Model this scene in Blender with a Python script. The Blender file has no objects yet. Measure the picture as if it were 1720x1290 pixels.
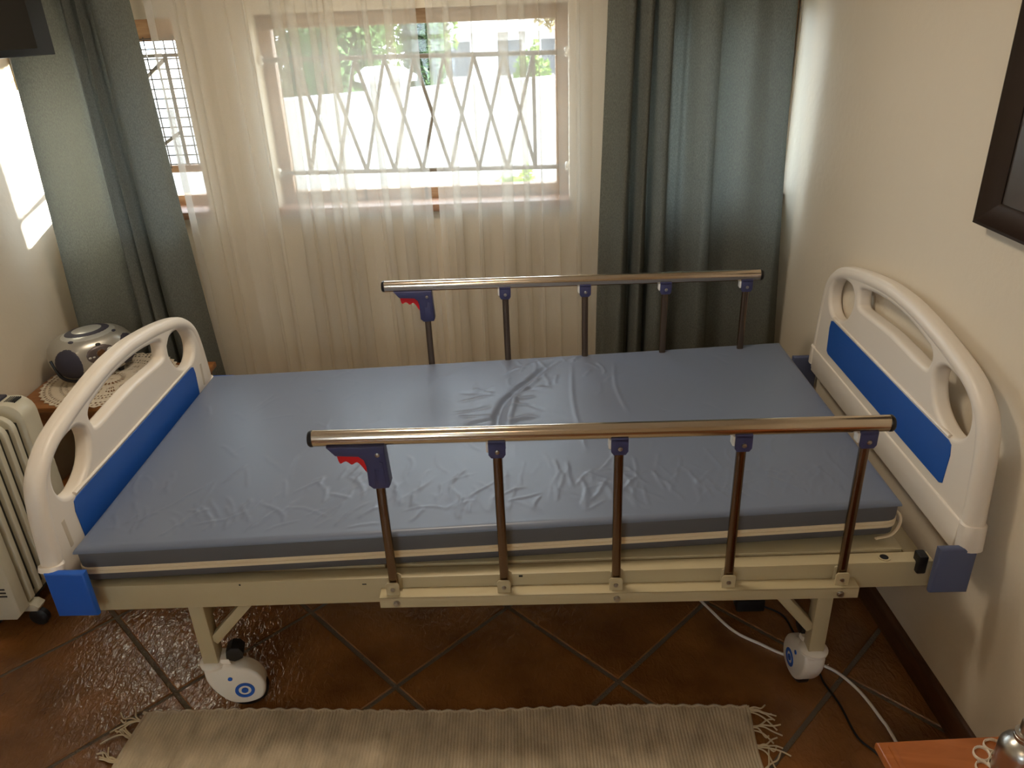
import bpy, bmesh, math, random
import numpy as np
from mathutils import Matrix, Vector, noise
random.seed(7); rng = np.random.default_rng(7)
S = bpy.context.scene
COL = S.collection
PI = math.pi

# ------------------------------------------------------------------ camera
cam_d = bpy.data.cameras.new('camera'); cam = bpy.data.objects.new('camera', cam_d); COL.objects.link(cam)
cam_d.sensor_width = 36.0; cam_d.lens = 1315.6 / 1720 * 36.0; cam_d.clip_start = 0.02; cam_d.clip_end = 300
RX = Vector((0.99928127, 0.00966108, -0.03665524)); UX = Vector((0.0286422, 0.44097964, 0.89705997)); WX = Vector((-0.02483079, 0.89746511, -0.44038598))
M = Matrix.Identity(4)
for i in range(3):
    M[i][0] = RX[i]; M[i][1] = UX[i]; M[i][2] = -WX[i]
M[0][3], M[1][3], M[2][3] = 0.00854, -1.45635, 1.71475
cam.matrix_world = M
S.camera = cam

# ------------------------------------------------------------------ world, sun, exposure
W = bpy.data.worlds.new('world'); S.world = W; W.use_nodes = True
_bg = W.node_tree.nodes['Background']; _bg.inputs['Color'].default_value = (0.74, 0.86, 1.0, 1); _bg.inputs['Strength'].default_value = 11.5
sun_d = bpy.data.lights.new('sun', 'SUN'); sun_d.energy = 80.0; sun_d.angle = 0.05; sun_d.color = (1.0, 0.98, 0.95)
sun = bpy.data.objects.new('sun', sun_d); COL.objects.link(sun)
sun.rotation_euler = Vector((-1.0, -0.79, -0.20)).to_track_quat('-Z', 'Y').to_euler()
def portal(name, loc, sx, sz):
    d = bpy.data.lights.new(name, 'AREA'); d.shape = 'RECTANGLE'; d.size = sx; d.size_y = sz
    d.cycles.is_portal = True
    o = bpy.data.objects.new(name, d); COL.objects.link(o); o.location = loc; o.rotation_euler = (-PI/2, 0, 0)
portal('sky_portal', (-0.385, 1.72, 1.348), 1.12, 0.7)
portal('sky_portal', (-1.50, 1.72, 1.348), 0.57, 0.7)
portal('sky_portal', (0.71, 1.72, 1.348), 0.54, 0.7)
lamp_d = bpy.data.lights.new('ceiling_and_fill_light', 'AREA'); lamp_d.shape = 'DISK'; lamp_d.size = 0.36; lamp_d.energy = 14; lamp_d.color = (1.0, 0.86, 0.68)
lamp = bpy.data.objects.new('ceiling_and_fill_light', lamp_d); COL.objects.link(lamp); lamp.location = (-0.35, 0.35, 2.36)
fill_lamp = bpy.data.objects.new('ceiling_and_fill_light', lamp_d.copy()); COL.objects.link(fill_lamp); fill_lamp.location = (-0.35, -2.2, 2.36); fill_lamp.data.energy = 6; fill_lamp.data.color = (1.0, 0.78, 0.52)  # unseen fill lamp behind the camera, added to brighten the room
S.view_settings.view_transform = 'Standard'; S.view_settings.look = 'None'; S.view_settings.gamma = 1.0
S.view_settings.use_curve_mapping = False; S.view_settings.exposure = 0.10
try:
    S.cycles.transparent_max_bounces = 32; S.cycles.max_bounces = 14; S.cycles.diffuse_bounces = 6
    S.cycles.use_denoising = True; S.cycles.sample_clamp_indirect = 6.0
except Exception: pass

# ------------------------------------------------------------------ materials
def sc(r, g, b):                                   # sRGB 0-255 -> linear
    f = lambda c: (c/255/12.92) if c/255 <= .04045 else ((c/255+.055)/1.055)**2.4
    return (f(r), f(g), f(b), 1)
def mat(name, col, rough=.5, metal=0.0, bump=0.0, bscale=60, var=0.0, vscale=8, coat=0.0, spec=.5, stretch=None, bdist=.01):
    m = bpy.data.materials.new(name); m.use_nodes = True; nt = m.node_tree; b = nt.nodes['Principled BSDF']
    b.inputs['Base Color'].default_value = col; b.inputs['Roughness'].default_value = rough; b.inputs['Metallic'].default_value = metal
    b.inputs['Specular IOR Level'].default_value = spec; b.inputs['Coat Weight'].default_value = coat
    tc = nt.nodes.new('ShaderNodeTexCoord'); src = tc.outputs['Object']
    if stretch:
        mp = nt.nodes.new('ShaderNodeMapping'); mp.inputs['Scale'].default_value = stretch; nt.links.new(src, mp.inputs['Vector']); src = mp.outputs['Vector']
    if var:
        n = nt.nodes.new('ShaderNodeTexNoise'); n.inputs['Scale'].default_value = vscale; n.inputs['Detail'].default_value = 6; nt.links.new(src, n.inputs['Vector'])
        r = nt.nodes.new('ShaderNodeValToRGB'); r.color_ramp.elements[0].position = .3; r.color_ramp.elements[1].position = .7
        r.color_ramp.elements[0].color = tuple(c*(1-var) for c in col[:3])+(1,); r.color_ramp.elements[1].color = tuple(min(1, c*(1+var)) for c in col[:3])+(1,)
        nt.links.new(n.outputs['Fac'], r.inputs['Fac']); nt.links.new(r.outputs['Color'], b.inputs['Base Color'])
    if bump:
        n2 = nt.nodes.new('ShaderNodeTexNoise'); n2.inputs['Scale'].default_value = bscale; n2.inputs['Detail'].default_value = 4; nt.links.new(src, n2.inputs['Vector'])
        bp = nt.nodes.new('ShaderNodeBump'); bp.inputs['Strength'].default_value = bump; bp.inputs['Distance'].default_value = bdist
        nt.links.new(n2.outputs['Fac'], bp.inputs['Height']); nt.links.new(bp.outputs['Normal'], b.inputs['Normal'])
    return m
def cloth(name, col, trans, transparent=0.0, weave=900, bump=.3, var=.12, tcol=None):
    m = bpy.data.materials.new(name); m.use_nodes = True; nt = m.node_tree; nt.nodes.clear(); L = nt.links.new
    out = nt.nodes.new('ShaderNodeOutputMaterial'); d = nt.nodes.new('ShaderNodeBsdfDiffuse'); t = nt.nodes.new('ShaderNodeBsdfTranslucent'); mx = nt.nodes.new('ShaderNodeMixShader')
    tc = nt.nodes.new('ShaderNodeTexCoord'); mp = nt.nodes.new('ShaderNodeMapping'); mp.inputs['Scale'].default_value = (1, 1, .35); L(tc.outputs['Object'], mp.inputs['Vector'])
    n = nt.nodes.new('ShaderNodeTexNoise'); n.inputs['Scale'].default_value = weave; n.inputs['Detail'].default_value = 3; L(mp.outputs['Vector'], n.inputs['Vector'])
    r = nt.nodes.new('ShaderNodeValToRGB'); r.color_ramp.elements[0].position = .35; r.color_ramp.elements[1].position = .65
    r.color_ramp.elements[0].color = tuple(c*(1-var) for c in col[:3])+(1,); r.color_ramp.elements[1].color = tuple(c*(1+var) for c in col[:3])+(1,)
    L(n.outputs['Fac'], r.inputs['Fac']); L(r.outputs['Color'], d.inputs['Color']); 
    if tcol: t.inputs['Color'].default_value = tcol
    else: L(r.outputs['Color'], t.inputs['Color'])
    if bump:
        bp = nt.nodes.new('ShaderNodeBump'); bp.inputs['Strength'].default_value = bump; bp.inputs['Distance'].default_value = .001; L(n.outputs['Fac'], bp.inputs['Height']); L(bp.outputs['Normal'], d.inputs['Normal'])
    mx.inputs[0].default_value = trans; L(d.outputs[0], mx.inputs[1]); L(t.outputs[0], mx.inputs[2]); last = mx
    if transparent:
        tp = nt.nodes.new('ShaderNodeBsdfTransparent'); m2 = nt.nodes.new('ShaderNodeMixShader'); m2.inputs[0].default_value = transparent
        L(mx.outputs[0], m2.inputs[1]); L(tp.outputs[0], m2.inputs[2]); last = m2
    L(last.outputs[0], out.inputs['Surface']); return m
def glass(name):
    m = bpy.data.materials.new(name); m.use_nodes = True; nt = m.node_tree; nt.nodes.clear(); L = nt.links.new
    out = nt.nodes.new('ShaderNodeOutputMaterial'); g = nt.nodes.new('ShaderNodeBsdfGlossy'); g.inputs['Roughness'].default_value = .02
    t = nt.nodes.new('ShaderNodeBsdfTransparent'); t.inputs['Color'].default_value = (.95, .97, .96, 1); mx = nt.nodes.new('ShaderNodeMixShader'); mx.inputs[0].default_value = .05
    L(t.outputs[0], mx.inputs[1]); L(g.outputs[0], mx.inputs[2]); L(mx.outputs[0], out.inputs['Surface']); return m
def emit(name, col, s):
    m = bpy.data.materials.new(name); m.use_nodes = True; nt = m.node_tree; b = nt.nodes['Principled BSDF']
    b.inputs['Emission Color'].default_value = col; b.inputs['Emission Strength'].default_value = s; return m
def tile_mat():
    m = mat('terracotta_slate_tile', sc(150, 88, 46), .13, bump=0, spec=1.0); nt = m.node_tree; L = nt.links.new; b = nt.nodes['Principled BSDF']
    g = nt.nodes.new('ShaderNodeNewGeometry')
    n0 = nt.nodes.new('ShaderNodeTexNoise'); n0.inputs['Scale'].default_value = 5; n0.inputs['Detail'].default_value = 5; L(g.outputs['Position'], n0.inputs['Vector'])
    r = nt.nodes.new('ShaderNodeValToRGB'); r.color_ramp.elements[0].position = .3; r.color_ramp.elements[1].position = .72
    r.color_ramp.elements[0].color = sc(100, 62, 30); r.color_ramp.elements[1].color = sc(146, 96, 50); L(n0.outputs['Fac'], r.inputs['Fac']); L(r.outputs['Color'], b.inputs['Base Color'])
    mp = nt.nodes.new('ShaderNodeMapping'); mp.inputs['Scale'].default_value = (1.0, .55, 1); mp.inputs['Rotation'].default_value = (0, 0, .5); L(g.outputs['Position'], mp.inputs['Vector'])
    n = nt.nodes.new('ShaderNodeTexNoise'); n.inputs['Scale'].default_value = 68; n.inputs['Detail'].default_value = 3; n.inputs['Distortion'].default_value = .9; L(mp.outputs['Vector'], n.inputs['Vector'])
    bp = nt.nodes.new('ShaderNodeBump'); bp.inputs['Strength'].default_value = .7; bp.inputs['Distance'].default_value = .006; L(n.outputs['Fac'], bp.inputs['Height'])
    n3 = nt.nodes.new('ShaderNodeTexNoise'); n3.inputs['Scale'].default_value = 14; n3.inputs['Detail'].default_value = 2; L(g.outputs['Position'], n3.inputs['Vector'])
    bp2 = nt.nodes.new('ShaderNodeBump'); bp2.inputs['Strength'].default_value = .3; bp2.inputs['Distance'].default_value = .01; L(n3.outputs['Fac'], bp2.inputs['Height']); L(bp.outputs['Normal'], bp2.inputs['Normal'])
    L(bp2.outputs['Normal'], b.inputs['Normal']); return m
def wood(name, c1, c2, rough=.35, scale=(3, 30, 30)):
    m = mat(name, c1, rough); nt = m.node_tree; L = nt.links.new; b = nt.nodes['Principled BSDF']
    tc = nt.nodes.new('ShaderNodeTexCoord'); mp = nt.nodes.new('ShaderNodeMapping'); mp.inputs['Scale'].default_value = scale; L(tc.outputs['Object'], mp.inputs['Vector'])
    n = nt.nodes.new('ShaderNodeTexNoise'); n.inputs['Scale'].default_value = 1.6; n.inputs['Detail'].default_value = 6; n.inputs['Distortion'].default_value = 1.2; L(mp.outputs['Vector'], n.inputs['Vector'])
    r = nt.nodes.new('ShaderNodeValToRGB'); r.color_ramp.elements[0].position = .35; r.color_ramp.elements[1].position = .65; r.color_ramp.elements[0].color = c1; r.color_ramp.elements[1].color = c2
    L(n.outputs['Fac'], r.inputs['Fac']); L(r.outputs['Color'], b.inputs['Base Color']); return m
PLASTER = mat('cream_plaster', (.70, .62, .49, 1), .55, bump=.22, bscale=38, spec=.35, bdist=.006)
CEIL = mat('ceiling_white', (.78, .73, .64, 1), .8)
TILE = tile_mat()
GROUT = mat('grey_grout', sc(104, 92, 76), .85, bump=.4, bscale=200)
SKIRT = wood('dark_skirting', sc(62, 38, 22), sc(84, 54, 32), .4, (4, 4, 40))
WINWOOD = wood('weathered_window_wood', sc(150, 116, 86), sc(178, 146, 112), .6, (4, 30, 30))
SILLWOOD = wood('brown_sill_wood', sc(128, 92, 68), sc(158, 118, 90), .5, (4, 30, 30))
BARM = mat('painted_steel_bar', sc(128, 116, 100), .5)
WIRE = mat('dark_wire', sc(70, 66, 62), .6)
GLASS = glass('window_glass')
DRAPE = cloth('grey_green_drape', (.140, .142, .120, 1), .24, 0, 420, .5, .25, (.185, .20, .178, 1))
SHEER = cloth('sheer_voile', (.76, .71, .62, 1), .42, .63, 1400, 0, .05)
HEM = cloth('sheer_hem', (.62, .58, .50, 1), .5, .22, 1400, 0, .05)
STEEL = mat('polished_steel_tube', sc(214, 200, 182), .16, 1.0, bump=.03, bscale=14)
POSTM = mat('brushed_steel_post', sc(122, 104, 88), .24, 1.0)
BOLT = mat('steel_bolt', sc(170, 164, 156), .3, 1.0)
CREAM = mat('cream_powder_coat', sc(184, 170, 136), .42, bump=.05, bscale=300)
ABS = mat('white_abs_board', sc(226, 216, 202), .38, bump=.06, bscale=400, bdist=.001)
BLUE = mat('blue_inset', sc(32, 84, 164), .42, bump=.08, bscale=500, bdist=.001)
BLUEB = mat('blue_bracket', sc(24, 88, 184), .45)
SLATE = mat('slate_blue_bracket', sc(82, 90, 120), .45)
PURPLE = mat('indigo_plastic', sc(60, 62, 102), .42)
RED = mat('red_trigger', sc(214, 24, 34), .35)
BLACK = mat('black_rubber', sc(16, 16, 18), .5)
BLACKG = mat('black_gloss_plastic', sc(12, 12, 16), .35)
WHITEP = mat('white_plastic', sc(232, 226, 214), .35)
CLIPW = mat('white_clip_insert', sc(230, 230, 226), .4)
MATT = mat('grey_vinyl_cover', sc(106, 114, 131), .36, bump=.10, bscale=700, bdist=.0006, spec=.45)
MATS = mat('grey_fabric_side', sc(88, 88, 90), .7, bump=.2, bscale=900, bdist=.0006)
ZIP = mat('ivory_zip_tape', sc(226, 208, 176), .7, bump=.2, bscale=600, bdist=.0005)
RUGM = mat('beige_cotton', sc(190, 174, 148), .95, var=.2, vscale=26, bump=.6, bscale=420, spec=.1, stretch=(1, .5, 1), bdist=.003)
FRINGE = mat('cream_fringe', sc(200, 182, 150), .95, spec=.1)
TABW = wood('golden_oak', sc(126, 76, 34), sc(164, 108, 54), .35, (4, 22, 22))
NIGHTW = wood('red_brown_veneer', sc(150, 82, 34), sc(172, 98, 46), .25, (3, 16, 16))
LACE = mat('crochet_cotton', sc(228, 214, 192), .9, bump=.4, bscale=500, spec=.1)
HEATM = mat('heater_beige_enamel', sc(206, 200, 178), .35)
HEATD = mat('heater_gap_shade_and_pan', sc(40, 41, 35), .7)  # near-black: shade between the fins put into the colour; base pan shares it
SILVER = mat('silver_plastic', sc(178, 174, 164), .3, .55)
SILVERL = mat('light_silver', sc(206, 206, 200), .28, .5)
SPK = mat('speaker_grille', sc(52, 50, 64), .6, bump=.5, bscale=1200, bdist=.001)
PANELM = mat('radio_control_panel', sc(92, 82, 80), .35, .4)
LCD = mat('radio_display', sc(96, 66, 40), .2)
ALU = mat('brushed_aluminium', sc(188, 184, 176), .3, 1.0)
SCREEN = mat('tv_screen_glass', sc(10, 10, 12), .05, spec=.8)
FRAMEW = mat('white_picture_frame', sc(226, 222, 214), .4)
ARTM = mat('beige_print', sc(196, 170, 128), .6, var=.2, vscale=9)
DARKW = mat('dark_brown_frame', sc(40, 28, 22), .25)
MIRROR = mat('framed_print_dark', sc(70, 60, 52), .3, var=.3, vscale=6)
GWALL = mat('white_garden_wall', (.36, .35, .335, 1), .8, bump=.3, bscale=20)
PAVE = mat('pale_paving', (.34, .32, .29, 1), .9, var=.12, vscale=3)
BARK = mat('bark', sc(96, 78, 58), .9)
def leaf(name, c): return cloth(name, c, .4, 0, 12, 0, .45)
LEAFD = leaf('dark_leaves', (.050, .085, .035, 1)); LEAFM = leaf('mid_leaves', (.11, .17, .05, 1)); LEAFL = leaf('light_leaves', (.22, .33, .07, 1)); LEAFT = leaf('dry_leaves', (.30, .24, .13, 1))
HOUSE = mat('pale_house', (.62, .60, .58, 1), .8); ROOFM = mat('pale_roof', sc(206, 200, 196), .8); FENCEM = mat('steel_fence', sc(70, 74, 80), .5)

# ------------------------------------------------------------------ mesh helpers
WM = {}
class MB:
    """collects shapes in world space, builds one mesh object"""
    def __init__(s): s.v = []; s.f = []; s.sm = []
    def add(s, v, f, smooth=True):
        k = len(s.v); s.v += [tuple(p) for p in v]; s.f += [tuple(i+k for i in q) for q in f]; s.sm += [smooth]*len(f); return s
    def bm(s, bm, mtx=None, smooth=True):
        bm.verts.index_update(); vs = [(mtx @ v.co if mtx else v.co.copy()) for v in bm.verts]
        s.add(vs, [[v.index for v in f.verts] for f in bm.faces], smooth); bm.free(); return s
    def box(s, c, d, bev=0.0, seg=2, rot=None, smooth=True):
        bm = bmesh.new(); bmesh.ops.create_cube(bm, size=1.0)
        for v in bm.verts: v.co = Vector((v.co.x*d[0], v.co.y*d[1], v.co.z*d[2]))
        if bev: bmesh.ops.bevel(bm, geom=bm.edges[:], offset=min(bev, min(d)*.49), segments=seg, profile=.5, affect='EDGES')
        m = Matrix.Translation(c) @ (rot.to_4x4() if rot else Matrix.Identity(4)); return s.bm(bm, m, smooth)
    def bx(s, a, b, bev=0.0, seg=2): return s.box([(a[i]+b[i])/2 for i in range(3)], [abs(b[i]-a[i]) for i in range(3)], bev, seg)
    def bar(s, a, b, w, h, bev=.0, up=(0, 0, 1)):
        a = Vector(a); b = Vector(b); z = (b-a).normalized(); x = Vector(up).cross(z)
        if x.length < 1e-4: x = Vector((1, 0, 0))
        x.normalize(); y = z.cross(x); r = Matrix((x, y, z)).transposed()
        return s.box((a+b)/2, (w, h, (b-a).length), bev, 2, r)
    def tube(s, pts, r, seg=10, closed=False, caps=True, ry=None, up=None, e=2.0):
        P = [Vector(p) for p in pts]; n = len(P); rr = r if hasattr(r, '__len__') else [r]*n
        V = []; F = []; prev = Vector(up) if up else None
        for i in range(n):
            t = (P[(i+1) % n]-P[i-1]) if closed else (P[min(i+1, n-1)]-P[max(i-1, 0)]); t.normalize()
            if prev is None: prev = Vector((0, 0, 1)) if abs(t.z) < .9 else Vector((1, 0, 0))
            a = prev-t*prev.dot(t); a.normalize(); b = t.cross(a); 
            if not up: prev = a
            for k in range(seg):
                th = 2*PI*k/seg; c_, s_ = math.cos(th), math.sin(th)
                c_ = math.copysign(abs(c_)**(2/e), c_); s_ = math.copysign(abs(s_)**(2/e), s_)
                V.append(P[i]+a*c_*rr[i]+b*s_*(ry if ry else rr[i]))
        m = n if closed else n-1
        for i in range(m):
            for k in range(seg):
                F.append((i*seg+k, i*seg+(k+1) % seg, ((i+1) % n)*seg+(k+1) % seg, ((i+1) % n)*seg+k))
        if caps and not closed: F += [tuple(range(seg-1, -1, -1)), tuple((n-1)*seg+k for k in range(seg))]
        return s.add(V, F)
    def lathe(s, prof, o, seg=24, mtx=None):
        V = []; F = []; n = len(prof)
        for r, z in prof:
            for k in range(seg): V.append(Vector((r*math.cos(2*PI*k/seg), r*math.sin(2*PI*k/seg), z)))
        for i in range(n-1):
            for k in range(seg): F.append((i*seg+k, i*seg+(k+1) % seg, (i+1)*seg+(k+1) % seg, (i+1)*seg+k))
        F += [tuple(range(seg-1, -1, -1)), tuple((n-1)*seg+k for k in range(seg))]
        m = Matrix.Translation(o) @ (mtx.to_4x4() if mtx else Matrix.Identity(4)); return s.add([m @ v for v in V], F)
    def cyl(s, o, r, h, axis=(0, 0, 1), seg=20, bev=.0):
        q = Vector((0, 0, 1)).rotation_difference(Vector(axis)).to_matrix()
        p = [(r-bev, -h/2), (r, -h/2+bev), (r, h/2-bev), (r-bev, h/2)] if bev else [(r, -h/2), (r, h/2)]
        return s.lathe(p, o, seg, q)
    def prism(s, poly, fn, t0, t1, bev=0.0, seg=2):
        """2-D polygon extruded from t0 to t1; fn maps (u, v, t) to the world"""
        bm = bmesh.new(); vs = [bm.verts.new((u, v, t0)) for u, v in poly]; f = bm.faces.new(vs)
        r = bmesh.ops.extrude_face_region(bm, geom=[f]); 
        for g in r['geom']:
            if isinstance(g, bmesh.types.BMVert): g.co.z = t1
        bmesh.ops.recalc_face_normals(bm, faces=bm.faces[:])
        if bev:
            es = [e for e in bm.edges if abs(e.verts[0].co.z-e.verts[1].co.z) < 1e-6]
            bmesh.ops.bevel(bm, geom=es, offset=bev, segments=seg, profile=.5, affect='EDGES')
        for v in bm.verts: v.co = Vector(fn(v.co.x, v.co.y, v.co.z))
        bmesh.ops.recalc_face_normals(bm, faces=bm.faces[:]); return s.bm(bm)
    def grid(s, X, Y, Z):
        n, m = X.shape; V = np.stack([X.ravel(), Y.ravel(), Z.ravel()], 1).tolist()
        F = [(i*m+j, (i+1)*m+j, (i+1)*m+j+1, i*m+j+1) for i in range(n-1) for j in range(m-1)]
        return s.add(V, F)
    def build(s, name, m, parent=None, ang=38, **kw):
        me = bpy.data.meshes.new(name); V = s.v
        if parent is not None:
            inv = WM.get(parent.name, Matrix.Identity(4)).inverted(); V = [tuple(inv @ Vector(p)) for p in V]
        me.from_pydata(V, [], s.f); me.update(); me.materials.append(m)
        me.polygons.foreach_set('use_smooth', s.sm)
        try: me.set_sharp_from_angle(angle=math.radians(ang))
        except Exception: pass
        o = bpy.data.objects.new(name, me); COL.objects.link(o)
        if parent is not None: o.parent = parent; WM[o.name] = WM.get(parent.name, Matrix.Identity(4))
        else: WM[o.name] = Matrix.Identity(4)
        for k, v in kw.items(): o[k] = v
        return o
def thing(name, label, cat, loc=(0, 0, 0), group=None):
    o = bpy.data.objects.new(name, None); COL.objects.link(o); o.location = loc; o.empty_display_size = .1
    o['label'] = label; o['category'] = cat
    if group: o['group'] = group
    WM[o.name] = Matrix.Translation(loc); return o
def tag(o, label, cat, group=None):
    o['label'] = label; o['category'] = cat
    if group: o['group'] = group
    return o
def struct(mb, name, m, parent=None, **kw):
    o = mb.build(name, m, parent, **kw)
    if parent is None: o['kind'] = 'structure'
    return o
def copy_tree(o, parent=None, dloc=None):
    c = o.copy(); COL.objects.link(c); c.parent = parent
    if dloc is not None: c.location = Vector(c.location)+Vector(dloc)
    for ch in list(o.children): copy_tree(ch, c)
    return c
def crom(P, n):
    P = np.asarray(P, float); k = len(P); out = []
    Q = np.vstack([2*P[0]-P[1], P, 2*P[-1]-P[-2]])
    for i in range(k-1):
        p0, p1, p2, p3 = Q[i:i+4]
        for t in np.linspace(0, 1, n, endpoint=False):
            out.append(.5*((2*p1)+(-p0+p2)*t+(2*p0-5*p1+4*p2-p3)*t*t+(-p0+3*p1-3*p2+p3)*t**3))
    out.append(P[-1]); return np.array(out)

# ------------------------------------------------------------------ the room
XL, YB, YF, ZC = -1.80, 1.55, -3.4, 2.55
xr = lambda y: 1.052-.044*(y+.05)                       # the right wall runs very slightly inwards
ROOM = [(XL, YF), (xr(YF), YF), (xr(YB), YB), (XL, YB)]
fl = struct(MB().prism(ROOM, lambda u, v, t: (u, v, t), -.06, -.004), 'floor', GROUT)
def clip(poly, room):
    out = poly
    for i in range(len(room)):
        a = room[i]; b = room[(i+1) % len(room)]; inp = out; out = []
        side = lambda p: (b[0]-a[0])*(p[1]-a[1])-(b[1]-a[1])*(p[0]-a[0])
        for j in range(len(inp)):
            p, q = inp[j], inp[(j+1) % len(inp)]; sp, sq = side(p), side(q)
            if sp >= 0: out.append(p)
            if (sp >= 0) != (sq >= 0):
                t = sp/(sp-sq); out.append((p[0]+(q[0]-p[0])*t, p[1]+(q[1]-p[1])*t))
        if not out: return []
    return out
PH = .7927; E1 = (.44*math.cos(PH), .44*math.sin(PH)); E2 = (-.44*math.sin(PH), .44*math.cos(PH)); G0 = (-1.0176, .1315); gw = .013/.44/2
inset = [(ROOM[0][0]+.004, ROOM[0][1]+.004), (ROOM[1][0]-.004, ROOM[1][1]+.004), (ROOM[2][0]-.004, ROOM[2][1]-.004), (ROOM[3][0]+.004, ROOM[3][1]-.004)]
full_tile = None
for i in range(-14, 16):
    for j in range(-14, 16):
        q = [(G0[0]+a*E1[0]+b*E2[0], G0[1]+a*E1[1]+b*E2[1]) for a, b in ((i+gw, j+gw), (i+1-gw, j+gw), (i+1-gw, j+1-gw), (i+gw, j+1-gw))]
        c = clip(q, inset)
        if len(c) < 3: continue
        A = abs(sum(c[k][0]*c[(k+1) % len(c)][1]-c[(k+1) % len(c)][0]*c[k][1] for k in range(len(c))))/2
        if A < .002: continue
        if len(c) == 4 and A > .180 and full_tile is not None:
            o = bpy.data.objects.new('tile', full_tile[0]); COL.objects.link(o); o.parent = fl
            o.location = (q[0][0]-full_tile[1][0], q[0][1]-full_tile[1][1], 0); continue
        o = MB().prism(c, lambda u, v, t: (u, v, t), -.012, 0, .0025, 1).build('tile', TILE, fl)
        if len(c) == 4 and A > .180: full_tile = (o.data, q[0])
T = .22
OP = [(-1.785, -1.215), (-.945, .175), (.44, xr(YB)-.002)]; OZ0, OZ1 = .995, 1.70
wb = MB(); xe = [XL-.2]+[v for o in OP for v in o]+[xr(YB)+.2]
for k in range(4): wb.bx((xe[2*k], YB, OZ0), (xe[2*k+1], YB+T, OZ1))
wb.bx((XL-.2, YB, -.05), (xr(YB)+.2, YB+T, OZ0)); wb.bx((XL-.2, YB, OZ1), (xr(YB)+.2, YB+T, ZC))
struct(wb, 'wall_back', PLASTER, ang=20)
struct(MB().bx((XL-.2, YF, -.05), (XL, YB, ZC)), 'wall_left', PLASTER)
struct(MB().prism([(xr(YF), YF), (xr(YF)+.25, YF), (xr(YB)+.25, YB), (xr(YB), YB)], lambda u, v, t: (u, v, t), -.05, ZC), 'wall_right', PLASTER)
wf = MB(); DX0, DX1 = -1.2, -.6
wf.bx((XL-.2, YF-.2, -.05), (DX0, YF, ZC)).bx((DX1, YF-.2, -.05), (xr(YF)+.25, YF, ZC)).bx((DX0, YF-.2, 2.1), (DX1, YF, ZC)).bx((DX0, YF-.2, -.05), (DX1, YF, .75))
struct(wf, 'wall_front', PLASTER)
struct(MB().bx((XL-.2, YF-.2, ZC), (xr(YF)+.25, YB+T, ZC+.1)), 'ceiling', CEIL)
def skirting(name, a, b, n):
    a = Vector(a); b = Vector(b); d = (b-a).normalized(); n = Vector(n)
    prof = [(0, 0), (.016, 0), (.016, .062), (.011, .075), (.006, .079), (0, .08)]
    L_ = (b-a).length
    struct(MB().prism(prof, lambda u, v, t: a+d*t+n*u+Vector((0, 0, v)), 0, L_), name, SKIRT)
skirting('baseboard_right', (xr(YF)-.0005, YF, 0), (xr(YB)-.0005, YB, 0), (-1, -.044, 0))
skirting('baseboard_left', (XL+.0005, YF, 0), (XL+.0005, YB, 0), (1, 0, 0))
skirting('baseboard_back', (XL+.02, YB-.0005, 0), (xr(YB)-.02, YB-.0005, 0), (0, -1, 0))

# unseen block added outside to keep the low sun off the middle and right windows
struct(MB().bx((2.0, YB+T, -.15), (5.0, 4.12, 3.1), .01), 'sun_blocker', PLASTER)

# ------------------------------------------------------------------ windows
def window(name, x0, x1, y, z0, z1, fw, sill_x0, sill_x1, top=.05):
    f = MB(); d = .05
    f.bx((x0, y, z1-top), (x1, y+d, z1), .004).bx((x0, y, z0), (x1, y+d, z0+fw), .004).bx((x0, y, z0+fw), (x0+fw, y+d, z1-top), .004).bx((x1-fw, y, z0+fw), (x1, y+d, z1-top), .004)
    w = f.build(name, WINWOOD); w['kind'] = 'structure'
    MB().bx((x0+fw-.004, y+.022, z0+fw-.004), (x1-fw+.004, y+.027, z1-top+.004)).build('pane', GLASS, w)
    MB().bx((sill_x0, YB-.03, z0-.024), (sill_x1, y+.004, z0+.004), .004).build('window_sill', SILLWOOD, w)
    return w
w2 = window('window_2', -.945, .175, 1.635, 1.022, 1.70, .045, -.945, .176)
for z in (1.55, 1.147):
    MB().tube([(-.945, 1.60, z), (.175, 1.60, z-.012)], .0085, 8).build('burglar_bar', BARM, w2)
nx, xa, xb = 8, -.815, .048
MB().tube([(xa, 1.60, 1.549), (xa, 1.60, 1.146)], .007, 8).build('burglar_bar', BARM, w2)
MB().tube([(xb, 1.60, 1.541), (xb, 1.60, 1.138)], .007, 8).build('burglar_bar', BARM, w2)
for k in range(nx):
    p, q = xa+(xb-xa)*k/nx, xa+(xb-xa)*(k+1)/nx; zt = lambda x: 1.55-.012*(x+.945)/1.12; zb = lambda x: 1.147-.012*(x+.945)/1.12
    MB().tube([(p, 1.597, zt(p)), (q, 1.597, zb(q))], .0068, 6).build('lattice_bar', BARM, w2)
    MB().tube([(q, 1.603, zt(q)), (p, 1.603, zb(p))], .0068, 6).build('lattice_bar', BARM, w2)
for x, z in ((-.940, 1.55), (.170, 1.54), (-.94, 1.148), (.170, 1.136)):
    MB().box((x, 1.60, z), (.02, .035, .035), .01, 3).build('plaster_patch', CEIL, w2)
MB().box((-.10, 1.63, 1.045), (.012, .016, .05), .004).build('window_latch', SILLWOOD, w2)
for x in (-.62, -.38): MB().box((x, 1.632, 1.047), (.006, .006, .045)).build('frame_joint', DARKW, w2)
w1 = window('window_1', -1.785, -1.215, 1.665, 1.022, 1.70, .04, -1.795, -1.215, .075)
MB().bx((-1.745, 1.672, 1.150), (-1.255, 1.70, 1.178), .003).build('mesh_rail', WINWOOD, w1)
for k in range(14):
    x = -1.735+k*.036; MB().tube([(x, 1.658, 1.17), (x, 1.658, 1.64)], .0024, 5).build('mesh_wire', WIRE, w1)
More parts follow.
